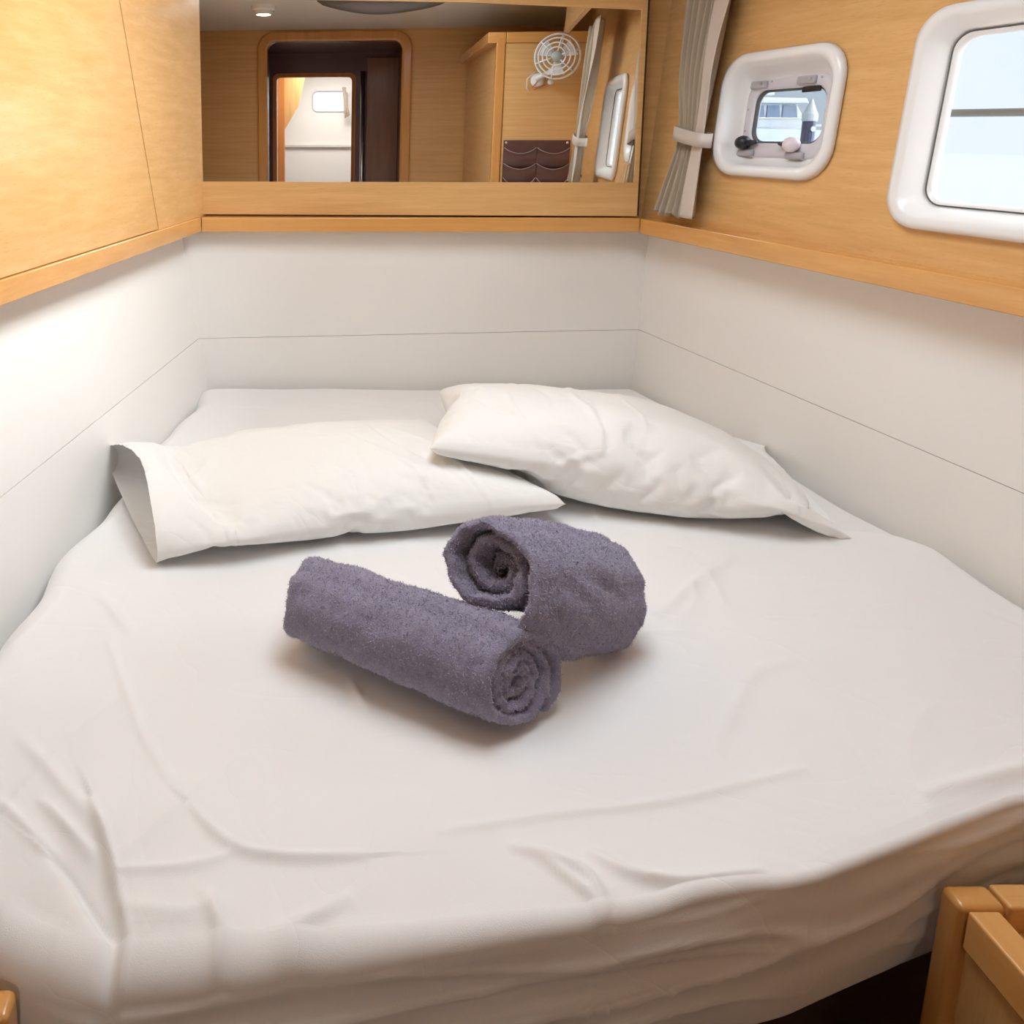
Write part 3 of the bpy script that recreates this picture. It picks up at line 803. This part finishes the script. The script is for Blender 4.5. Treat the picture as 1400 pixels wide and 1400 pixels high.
ZB = 0.73
CREASES = [  # points on the mattress top, height, width, kind (r ridge, s step)
 ([(-0.22, 0.725), (-0.189, 0.672), (-0.164, 0.612), (-0.135, 0.551)], .0075, .010, 's'),
 ([(-0.245, 0.664), (-0.222, 0.649), (-0.185, 0.605), (-0.135, 0.551)], -.0085, .010, 's'),
 ([(-0.277, 0.612), (-0.243, 0.591), (-0.214, 0.566), (-0.197, 0.547)], -.008, .010, 's'),
 ([(-0.208, 0.569), (-0.172, 0.551), (-0.15, 0.539), (-0.096, 0.515)], .006, .007, 'r'),
 ([(-0.06, 0.668), (-0.109, 0.649), (-0.173, 0.641)], .0018, .006, 'r'),
 ([(-0.111, 0.72), (-0.06, 0.668), (0.0, 0.664), (0.074, 0.666)], .004, .010, 's'),
 ([(-0.082, 0.622), (-0.064, 0.585), (-0.041, 0.548)], .0035, .007, 'r'),
 ([(0.05, 0.622), (0.0, 0.592), (-0.044, 0.56), (-0.068, 0.536)], .0035, .009, 'r'),
 ([(-0.166, 0.608), (-0.11, 0.603), (-0.06, 0.612)], .0014, .009, 'r'),
 ([(-0.32, 0.725), (-0.241, 0.664)], .0025, .007, 'r'),
 ([(-0.272, 0.725), (-0.205, 0.668)], .0025, .006, 'r'),
 ([(0.157, 0.692), (0.283, 0.711), (0.399, 0.725), (0.588, 0.769)], .0016, .006, 'r'),
 ([(0.229, 0.672), (0.29, 0.645), (0.298, 0.612)], .0035, .006, 'r'),
 ([(0.253, 0.656), (0.291, 0.612)], .003, .005, 'r'),
 ([(0.304, 0.664), (0.331, 0.641), (0.376, 0.63), (0.46, 0.645)], .004, .007, 'r'),
 ([(0.690, 1.20), (0.685, 1.14), (0.669, 1.081)], .0010, .008, 'r'),
 ([(0.558, 1.063), (0.763, 1.228)], .0022, .010, 'r'),
 ([(0.95, 1.27), (1.054, 1.252), (1.12, 1.183)], .008, .03, 'r'),
 ([(0.603, 1.063), (0.635, 1.10), (0.650, 1.15)], .0010, .007, 'r'),
 ([(0.305, 0.955), (0.34, 0.879)], .002, .007, 'r'),
 ([(0.70, 0.735), (0.78, 0.755), (0.95, 0.80)], .003, .010, 'r'),
 ([(-0.263, 0.994), (-0.188, 0.829), (-0.142, 0.764)], .0015, .006, 'r'),
 ([(0.078, 0.919), (0.094, 0.872)], .0018, .006, 'r'),
 ([(-0.328, 0.818), (-0.199, 0.689)], .002, .008, 'r'),
 ([(-0.30, 1.10), (-0.24, 1.02)], .002, .008, 'r'),
 ([(0.50, 0.80), (0.62, 0.93), (0.70, 0.96)], .0014, .010, 'r'),
]
def crease_field(x, y):
    h = np.zeros_like(x)
    for pts, A, W, kind in CREASES:
        P = np.array(pts)
        if len(P) > 2:      # round the corners of the polyline
            kk = np.linspace(0, len(P) - 1, 16); ki = np.arange(len(P))
            Q = np.stack([np.interp(kk, ki, P[:, 0]), np.interp(kk, ki, P[:, 1])], 1)
            for _ in range(4):
                Q[1:-1] = (Q[:-2] + 2 * Q[1:-1] + Q[2:]) / 4
            P = Q
        seg = np.linalg.norm(np.diff(P, axis=0), axis=1)
        cum = np.concatenate([[0], np.cumsum(seg)])
        L = cum[-1]
        best = np.full(x.shape, 9.0); sgn = np.zeros_like(x); arc = np.zeros_like(x)
        for i in range(len(P) - 1):
            d = P[i + 1] - P[i]
            l = np.linalg.norm(d)
            d = d / l
            rx_, ry_ = x - P[i, 0], y - P[i, 1]
            t = np.clip(rx_ * d[0] + ry_ * d[1], 0, l)
            ox, oy = rx_ - t * d[0], ry_ - t * d[1]
            dist = np.hypot(ox, oy)
            m = dist < best
            best = np.where(m, dist, best)
            sgn = np.where(m, np.sign(d[0] * oy - d[1] * ox), sgn)
            arc = np.where(m, cum[i] + t, arc)
        q = arc / L
        taper = np.sqrt(np.clip(np.sin(math.pi * (0.06 + 0.88 * q)), 0, 1))
        if kind == 'r':
            h += A * taper * 2.3 * (np.exp(-(best / W) ** 2) + 0.30 * np.exp(-(best / (3 * W)) ** 2))
        else:
            sd_ = best * sgn
            h += 2.6 * A * taper * (0.9 / (1 + np.exp(-sd_ / .0042)) * np.exp(-np.abs(sd_) / (3.2 * W)) + 0.35 * np.exp(-(best / (W * .5)) ** 2))
    return h
FX = [-.60, -.34, -.27, -.19, .054, .277, .509, .64, .79, 1.25]
FY = [.66, .648, .616, .580, .596, .615, .650, .690, .737, .82]
def yf(x):
    return np.interp(x, FX, FY)
def mleft(Y):
    return -0.262 - 0.155 * (2.165 - Y) + 0.010 * np.sin(Y * 13 + 1) + 0.006 * np.sin(Y * 29)
def mright(Y):
    return 0.995 + 0.142 * (2.19 - Y) + 0.005 * np.sin(Y * 17)
def build_sheet():
    ns, nt = 470, 420
    s = np.linspace(0, 1, ns)
    YB = 2.148
    xf = mleft(.57) + s * (mright(.75) - mleft(.57))
    Yf_ = yf(xf)
    for _ in range(12):
        Yf_[1:-1] = (Yf_[:-2] + Yf_[1:-1] * 2 + Yf_[2:]) / 4
    t = 1 - (1 - np.linspace(0, 1, nt)) ** 1.45
    S, T = np.meshgrid(s, t, indexing='ij')
    Y = YB + T * (Yf_[:, None] - YB)
    X = mleft(Y) + S * (mright(Y) - mleft(Y))
    dl, dr, db = X - mleft(Y), mright(Y) - X, YB - Y
    def roundoff(d, r):
        q = np.clip(1 - d / r, 0, 1)
        return -r * (1 - np.sqrt(np.clip(1 - q * q, 0, 1)))
    df = Y - Yf_[:, None]
    Z = ZB + roundoff(dl, .05) + roundoff(dr, .035) + roundoff(db, .04)
    fade = np.clip(np.minimum(np.minimum(dl, dr), np.minimum(db, df + .03)) / .04, 0, 1)
    soft = sines(X, Y, 7, 1.7, 3) * .0040 + sines(X, Y, 9, 5.0, 5) * .0014
    ridg = (1 - np.abs(sines(X, Y, 6, 3.0, 11, (1, .6)))) ** 7 * .0040 * np.clip(sines(X, Y, 5, 1.5, 12), 0, 1)
    Z += fade * (soft + ridg + crease_field(X, Y))
    # dip under each resting thing stays small; foot end sinks a little
    rows = [(X[:, k], Y[:, k], Z[:, k]) for k in range(nt)]
    # front edge: rounded lip, hanging side, tuck
    r = np.interp(xf, [-.5, -.1, .1, .3, .5, 1.2], [.042, .034, .022, .015, .009, .009])
    zf = Z[:, -1]
    arcn, downn = 12, 46
    depth = .198 + .006 * np.sin(xf * 9) + .010 * np.sin(xf * 3.1 + 1)
    for k in range(1, arcn + 1):
        a = math.pi / 2 * k / arcn
        rows.append((X[:, -1], Y[:, -1] - r * math.sin(a), zf - r * (1 - math.cos(a))))
    yb, zb = rows[-1][1], rows[-1][2]
    for k in range(1, downn + 1):
        q = k / downn
        zz = zb - (depth - r) * q
        xx = X[:, -1]
        fold = sines(xx, zz, 9, 5.5, 21, (.55, 3.2)) * .0045 + (1 - np.abs(sines(xx + zz * 1.4, zz, 6, 4.0, 22, (.5, 3.6)))) ** 5 * .006
        bulge = .006 * math.sin(math.pi * q)
        yy = yb - bulge + .020 * q ** 2 - fold * math.sin(math.pi * min(1, q * 1.2 + .02)) ** .7
        rows.append((xx, yy, zz))
    yb, zb = rows[-1][1], rows[-1][2]
    for k in range(1, 7):
        rows.append((X[:, -1], yb + .03 * k, zb + .004 * min(k, 2)))
    A = np.array(rows)                        # rows x 3 x ns
    A = np.transpose(A, (0, 2, 1))
    # skirts at left, right and back
    Lk = A[:, :1].copy(); Lk[:, :, 2] = np.minimum(Lk[:, :, 2], ZB - .05) - .11; Lk[:, :, 0] += .01
    Rk = A[:, -1:].copy(); Rk[:, :, 2] = np.minimum(Rk[:, :, 2], ZB - .04) - .12
    A = np.concatenate([Lk, A, Rk], axis=1)
    Bk = A[:1].copy(); Bk[:, :, 2] -= .12
    A = np.concatenate([Bk, A], axis=0)
    nr, nc = A.shape[:2]
    V = A.reshape(-1, 3)
    idx = np.arange(nr * nc).reshape(nr, nc)
    F = np.stack([idx[:-1, :-1], idx[:-1, 1:], idx[1:, 1:], idx[1:, :-1]], -1).reshape(-1, 4)[:, ::-1]
    me = bpy.data.meshes.new('fitted_sheet')
    me.from_pydata(V.tolist(), [], F.tolist())
    me.update()
    return me
mt = empty('mattress', (0.4, 1.4, 0.56)); tag(mt, 'wide mattress under a creased white fitted sheet', 'mattress')
obj('fitted_sheet', build_sheet(), 'sheet', mt, smooth=True)
MB().hexa([(-.44, .72, .523), (1.05, .86, .523), (.97, 2.12, .523), (-.24, 2.12, .523), (-.44, .72, .69), (1.05, .86, .69), (.97, 2.12, .69), (-.24, 2.12, .69)]).build('foam_core', 'sheet', mt)

# ------------------------------------------------------------------ pillows: inflated cloth, settled on the berth
def pillow_cloth(name, Lx, W, stuffed, place, press, seed, flap=.0, thin=1.0, nx=62, ny=38):
    """pillowcase with an open end; place(x, y, z) maps the flat case to space"""
    g = np.random.RandomState(seed)
    V, F, idx = [], [], {}
    for s in (0, 1):
        for i in range(nx + 1):
            for j in range(ny + 1):
                edge = (i == 0 or j == 0 or j == ny)
                if s == 1 and edge:
                    idx[s, i, j] = idx[0, i, j]
                    continue
                idx[s, i, j] = len(V)
                gap = 0.012 + (0.018 * max(0, (i / nx - .8) / .2) if i > .8 * nx else 0)
                V.append((Lx * i / nx, W * (j / ny - .5), (0 if edge else (gap if s == 0 else -.012)) + g.uniform(-.0004, .0004)))
    for s in (0, 1):
        for i in range(nx):
            for j in range(ny):
                q = [idx[s, i, j], idx[s, i + 1, j], idx[s, i + 1, j + 1], idx[s, i, j + 1]]
                F.append(q[::-1] if s else q)
    ncase, nface = len(V), len(F)
    i0 = int(round(stuffed / Lx * nx)); K = 4; dg = {}
    for s in (0, 1):
        for k in range(K + 1):
            for j in range(ny + 1):
                if k == 0:
                    dg[s, k, j] = idx[s, i0, j]; continue
                if j in (0, ny):
                    dg[s, k, j] = idx[0, i0, j]; continue
                if k == K and s == 1:
                    dg[s, k, j] = dg[0, k, j]; continue
                tp = math.sin(math.pi * j / ny) ** .5
                dg[s, k, j] = len(V)
                V.append((Lx * i0 / nx + .085 * k / K * tp, W * (j / ny - .5) * .97, 0 if k == K else (.006 if s == 0 else -.006)))
        for k in range(K):
            for j in range(ny):
                q = [dg[s, k, j], dg[s, k + 1, j], dg[s, k + 1, j + 1], dg[s, k, j + 1]]
                q = [v for n, v in enumerate(q) if v not in q[:n]]
                if len(q) >= 3:
                    F.append(q[::-1] if s else q)
    rest = np.array(V)
    me = pydata(name, [place(*v) for v in V], F)
    o = bpy.data.objects.new(name, me)
    COL.objects.link(o)
    vg = o.vertex_groups.new(name='p')
    w_ = np.clip((Lx * i0 / nx + .004 - rest[:, 0]) / .01, 0, 1); w_[ncase:] = 1
    ex = np.minimum(rest[:, 0], np.maximum(Lx * i0 / nx - rest[:, 0], 0)); ey = W / 2 - np.abs(rest[:, 1])
    w_ *= .50 + .50 * np.exp(-np.minimum(ex, ey * 1.3) / .075)
    w_ *= thin + (1 - thin) * np.clip((rest[:, 0] - .08) / .22, 0, 1)
    w_ = np.maximum(w_, np.where(rest[:, 2] > 0, flap, flap * .4))
    for k in range(len(V)):
        vg.add([k], float(w_[k]), 'REPLACE')
    m = o.modifiers.new('cloth', 'CLOTH'); c = m.settings
    c.quality = 6; c.mass = .02
    c.tension_stiffness = c.compression_stiffness = 40; c.shear_stiffness = 15; c.bending_stiffness = .02
    c.use_pressure = True; c.uniform_pressure_force = press; c.vertex_group_pressure = 'p'
    c.air_damping = 2.5
    m.collision_settings.distance_min = .004
    m.collision_settings.collision_quality = 2
    m.point_cache.frame_start = 1; m.point_cache.frame_end = 60
    return o, rest, nface, i0 / nx * Lx

def settle(o, frames):
    for f in range(1, frames + 1):
        SC.frame_set(f)
    dgp = bpy.context.evaluated_depsgraph_get()
    me = bpy.data.meshes.new_from_object(o.evaluated_get(dgp))
    SC.frame_set(1)
    return me

def finish_pillow(raw, me, rest, nface, xs, name, label, extra_creases):
    """sort the settled cloth into case and inner pillow, press hem and fold lines into it"""
    n = len(me.vertices)
    co = np.zeros(n * 3); me.vertices.foreach_get('co', co); co = co.reshape(-1, 3)
    no = np.zeros(n * 3); me.vertices.foreach_get('normal', no); no = no.reshape(-1, 3)
    faces = [tuple(p.vertices) for p in me.polygons]
    bpy.data.objects.remove(raw, do_unlink=True)
    bpy.data.meshes.remove(me)
    root = empty(name, (float(co[:, 0].mean()), float(co[:, 1].mean()), float(co[:, 2].min())))
    tag(root, label, 'pillow', 'pillows at the head of the berth')
    def sub(fs, nm, mat):
        used = sorted({v for f in fs for v in f})
        mp = {v: k for k, v in enumerate(used)}
        m2 = pydata(nm, co[used], [[mp[v] for v in f] for f in fs])
        bm = bmesh.new(); bm.from_mesh(m2)
        r2 = rest[used]
        lay = {}
        # remember the flat position for the pressed-in lines
        rl_ = bm.verts.layers.float_vector.new('rest')
        for v, rr_ in zip(bm.verts, r2):
            v[rl_] = Vector(rr_)
        bmesh.ops.subdivide_edges(bm, edges=bm.edges[:], cuts=2, use_grid_fill=True, smooth=0.0)
        for _ in range(2):
            bmesh.ops.smooth_vert(bm, verts=[v for v in bm.verts if not v.is_boundary], factor=.5, use_axis_x=True, use_axis_y=True, use_axis_z=True)
        bm.normal_update()
        for v in bm.verts:
            x, y, z = v[rl_]
            d = 0.0
            for (cx, cy, dx, dy, ln, A, W) in extra_creases:
                t = (x - cx) * dx + (y - cy) * dy
                o_ = -(x - cx) * dy + (y - cy) * dx + .012 * math.sin(t * 21 + cx * 9)
                if abs(t) < ln:
                    d += A * math.exp(-(o_ / W) ** 2) * math.cos(t / ln * math.pi / 2) ** .7
            if nm == 'pillowcase':
                h = x - xs - .012
                d += .0016 * math.exp(-(h / .003) ** 2) - .0012 * math.exp(-((h - .007) / .003) ** 2)
            v.co += v.normal * (d if z >= 0 else 0)
        bm.to_mesh(m2); bm.free()
        return obj(nm, m2, mat, root, smooth=True)
    sub(faces[:nface], 'pillowcase', 'pillow')
    sub(faces[nface:], 'inner_pillow', 'pillow')
    return root

cp_me = pydata('support', [(-3, -3, ZB + .004), (4, -3, ZB + .004), (4, 4, ZB + .004), (-3, 4, ZB + .004)], [(0, 1, 2, 3)])
cp = bpy.data.objects.new('support', cp_me); COL.objects.link(cp)
cp.modifiers.new('col', 'COLLISION'); cp.collision.thickness_outer = .004; cp.collision.cloth_friction = 30

def placer(origin, ang, shear, tilt, z0):
    ca, sa = math.cos(ang), math.sin(ang)
    def f(x, y, z):
        X = x + shear * y
        return (origin[0] + ca * X - sa * y, origin[1] + sa * X + ca * y, z0 + z + tilt * x)
    return f
# left pillow: closed end to the right, open end towards the left lining
# local x runs from the closed end to the open end
A1, rest1, nf1, xs1 = pillow_cloth('pillow_a', .76, .44, .62, placer((0.42, 1.53), R(180 + 13), -0.22, 0.0, ZB + .05), 6.2, 2, .40, .62)
m1 = settle(A1, 34)
A1b = bpy.data.objects.new('pillow_a_solid', m1); COL.objects.link(A1b)
A1b.modifiers.new('col', 'COLLISION'); A1b.collision.thickness_outer = .006; A1b.collision.cloth_friction = 20
bpy.data.objects.remove(A1, do_unlink=True)
A2, rest2, nf2, xs2 = pillow_cloth('pillow_b', .77, .46, .655, placer((0.285, 1.572), R(-9), 0.06, -.10, ZB + .17), 6.8, 9)
m2 = settle(A2, 40)
A1b.modifiers.clear()
bpy.data.objects.remove(cp, do_unlink=True)
finish_pillow(A2, m2, rest2, nf2, xs2, 'pillow', 'plump white pillow resting partly on the other, its open case end by the right lining',
   [(.17, -.10, .3, -1, .12, .004, .007), (.22, 0, -.2, 1, .2, -.004, .008), (.30, -.05, .1, -1, .2, .005, .008), (.33, -.1, -.12, -1, .12, -.005, .009), (.40, 0, .03, 1, .2, .003, .004), (.12, -.08, .7, -.7, .1, -.005, .01)])
m1c = m1.copy()
finish_pillow(A1b, m1c, rest1, nf1, xs1, 'pillow', 'white pillow lying flat with its open case mouth towards the left lining',
   [(.16, .05, .15, -1, .2, .004, .006), (.21, .02, -.1, 1, .2, -.004, .008), (.27, .08, .2, -1, .12, .005, .007), (.34, .1, .4, .9, .1, -.004, .01), (.62, .0, .6, .8, .1, .005, .012), (.66, .08, .8, -.6, .09, -.005, .012)])

# ------------------------------------------------------------------ rolled towels
def towel(name, label, c0, c1, r0, pitch, turns, thick, phi_end, recess, loose, squash, seed, shear=(0.0, 0.0)):
    """c0: centre of the end seen from the berth foot; spiral rolled about the axis c0 -> c1"""
    g = np.random.RandomState(seed)
    a = Vector(c1) - Vector(c0)
    L = a.length; a.normalize()
    upv = Vector((0, 0, 1)); right = a.cross(upv).normalized(); up2 = right.cross(a).normalized()
    root = empty(name, tuple((Vector(c0) + Vector(c1)) / 2 - Vector((0, 0, .06)))); tag(root, label, 'towel', 'rolled towels on the sheet')
    nth = int(turns * 72)
    th = np.linspace(0, 2 * math.pi * turns, nth)
    rr_ = r0 + pitch * th / (2 * math.pi)
    end = th[-1] - th
    rr_ = rr_ + loose * np.clip(1 - end / R(125), 0, 1) ** 1.6
    rr_ = rr_ * (1 + .035 * np.sin(2 * th + seed) + .02 * np.sin(3.3 * th))
    phi = phi_end - end
    wob = .0016 * np.sin(5 * th + seed) + .0012 * np.sin(9.3 * th)
    px, py = (rr_ + wob) * np.sin(phi), (rr_ + wob) * np.cos(phi)
    tx, ty = np.gradient(px), np.gradient(py)
    l = np.hypot(tx, ty); tx /= l; ty /= l
    nxv, nyv = ty, -tx
    # orient the normal outwards
    sg = np.sign(nxv * px + nyv * py); sg[sg == 0] = 1
    sg = np.sign(np.median(sg)) * np.ones_like(sg)
    nxv, nyv = nxv * sg, nyv * sg
    tk = np.full(nth, thick / 2)
    # closed outline: outside forward, rounded hem, inside backward
    capn = 6
    def outline(scale):
        o = [(px[i] + nxv[i] * tk[i] * scale, py[i] + nyv[i] * tk[i] * scale, th[i]) for i in range(nth)]
        for k in range(1, capn):
            t = math.pi * k / capn
            o.append((px[-1] + (nxv[-1] * math.cos(t) + tx[-1] * math.sin(t)) * tk[-1] * scale * 1.15, py[-1] + (nyv[-1] * math.cos(t) + ty[-1] * math.sin(t)) * tk[-1] * scale * 1.15, th[-1]))
        o += [(px[i] - nxv[i] * tk[i] * scale, py[i] - nyv[i] * tk[i] * scale, th[i]) for i in range(nth - 1, -1, -1)]
        return np.array(o)
    nl = 90
    tt = np.linspace(0, 1, nl)
    V = []
    for k, q in enumerate(tt):
        e_ = min(q, 1 - q) * L
        sc = min(1.0, math.sqrt(max(.02, 1 - max(0, 1 - e_ / .007) ** 2)))
        o = outline(sc)
        tf = o[:, 2] / th[-1]
        # layers end at slightly different places along the roll
        start = recess[0] * (1 - tf) ** 1.2 + .003 * np.sin(o[:, 2] * 1.3 + 1)
        stop = L - recess[1] * (1 - tf) - .003 * np.sin(o[:, 2] * 1.7)
        al = start + (stop - start) * q + (shear[0] * o[:, 0] + shear[1] * o[:, 1]) * (1 - q)
        swell = 1 + .03 * math.sin(q * 5 + seed) - .05 * (1 - min(1, e_ / .05))
        x_, y_ = o[:, 0] * swell, o[:, 1] * swell
        yb = y_ * squash
        P = np.array(c0)[None] + np.outer(al, np.array(a)) + np.outer(x_ * (1 + (1 - squash) * .4), np.array(right)) + np.outer(yb, np.array(up2))
        V.append(P)
    m = V[0].shape[0]
    V = np.concatenate(V)
    V[:, 2] = np.where(V[:, 2] < ZB + .006, ZB + .006 + (V[:, 2] - ZB - .006) * .12, V[:, 2])
    F = []
    for k in range(nl - 1):
        for i in range(m - 1):
            b_ = k * m + i
            F.append((b_, b_ + m, b_ + m + 1, b_ + 1))
    for k in (0, nl - 1):
        for i in range(nth - 1):
            b_ = k * m
            f = (b_ + i, b_ + i + 1, b_ + m - 2 - i, b_ + m - 1 - i)
            F.append(f if k == 0 else f[::-1])
    me = pydata('terry_cloth', V, F)
    bm = bmesh.new(); bm.from_mesh(me); bmesh.ops.recalc_face_normals(bm, faces=bm.faces); bm.normal_update(); bm.to_mesh(me); bm.free()
    no = np.zeros(len(V) * 3); me.vertices.foreach_get('normal', no); no = no.reshape(-1, 3)
    bump = g.uniform(-1, 1, len(V)) * .0014
    big = sines(V[:, 0] * 1.0 + V[:, 2] * .6, V[:, 1] + V[:, 2] * .8, 8, 14, seed + 30) * .0018
    V2 = V + no * (bump + big)[:, None]
    me.vertices.foreach_set('co', V2.ravel()); me.update()
    body = obj('terry_cloth', me, 'towel', root, smooth=True)
    # loop pile: fine fibres standing on the cloth
    nf = 110000
    fi = g.randint(0, len(F), nf)
    Fa = np.array([f for f in F])
    w4 = g.dirichlet((1, 1, 1, 1), nf)
    base = (V2[Fa[fi]] * w4[:, :, None]).sum(1)
    nn = (no[Fa[fi]] * w4[:, :, None]).sum(1)
    dirn = nn + g.normal(0, .75, (nf, 3)); dirn /= np.linalg.norm(dirn, axis=1)[:, None]
    side = np.cross(dirn, g.normal(0, 1, (nf, 3))); side /= np.linalg.norm(side, axis=1)[:, None] + 1e-9
    ln = g.uniform(.0020, .0046, nf)[:, None]
    T = np.stack([base - side * .0006, base + side * .0006, base + dirn * ln], 1).reshape(-1, 3)
    pm_ = bpy.data.meshes.new('terry_pile')
    pm_.from_pydata(T.tolist(), [], np.arange(nf * 3).reshape(-1, 3).tolist())
    po_ = obj('terry_pile', pm_, 'pile', root)
    po_['kind'] = 'stuff'
    return root
towel('rolled_towel', 'grey violet rolled towel lying flat on the sheet, under the other towel', (0.285, 0.838, 0.793), (0.012, 1.010, 0.793), .008, .0142, 3.75, .0120, R(150), (.012, .012), .004, .96, 1, (-0.40, 0.22))
towel('rolled_towel', 'grey violet rolled towel propped on the other, with a hollow loose end', (0.243, 0.920, 0.897), (0.462, 1.045, 0.803), .010, .0202, 2.75, .0132, R(150), (.050, .02), .034, 1.0, 6, (0.30, 0.15))

# ------------------------------------------------------------------ bedside lockers
def locker(name, label, x0, y0, x1, y1, ztop, side):
    """x0: edge beside the foot of the berth; y0: rear edge"""
    root = empty(name, ((x0 + x1) / 2, (y0 + y1) / 2, 0)); tag(root, label, 'bedside locker', 'lockers at the foot of the berth')
    s = 1 if x1 > x0 else -1
    pw = 0.048
    fx = lambda a, b: (min(a, b), max(a, b))
    def bx(nm, xa, ya, za, xb, yb, zb, mat, bev, par=root, seg=3):
        (xa, xb), (ya, yb) = fx(xa, xb), fx(ya, yb)
        return box(nm, (xa, ya, za), (xb, yb, zb), mat, par, bev, seg)
    bx('corner_post', x0, y0, 0, x0 + s * pw, y0 - .027, ztop, 'solid_z', .007)
    bx('rear_rail', x0 + s * (pw + .002), y0 + .0, ztop - .055, x1, y0 - .027, ztop, 'solid_x', .0035)
    bx('side_rail', x0 + s * .004, y0 - .029, ztop - .045, x0 + s * .036, y1, ztop, 'solid_y', .003)
    bx('tray', x0 + s * .030, y0 - .020, ztop - .05, x1, y1, ztop - .030, 'solid_y', 0)
    bx('side_panel', x0 + s * .012, y0 - .020, 0, x0 + s * .030, y1, ztop - .047, 'wood_z', 0)
    return root
locker('bedside_locker', 'wooden bedside locker with a raised tray rim, beside the foot of the mattress', 0.677, 0.680, 1.02, 0.30, .68, 1)
locker('bedside_locker', 'wooden locker corner barely peeking out beside the deeply creased mattress corner', -0.246, 0.566, -0.60, 0.28, .70, -1)
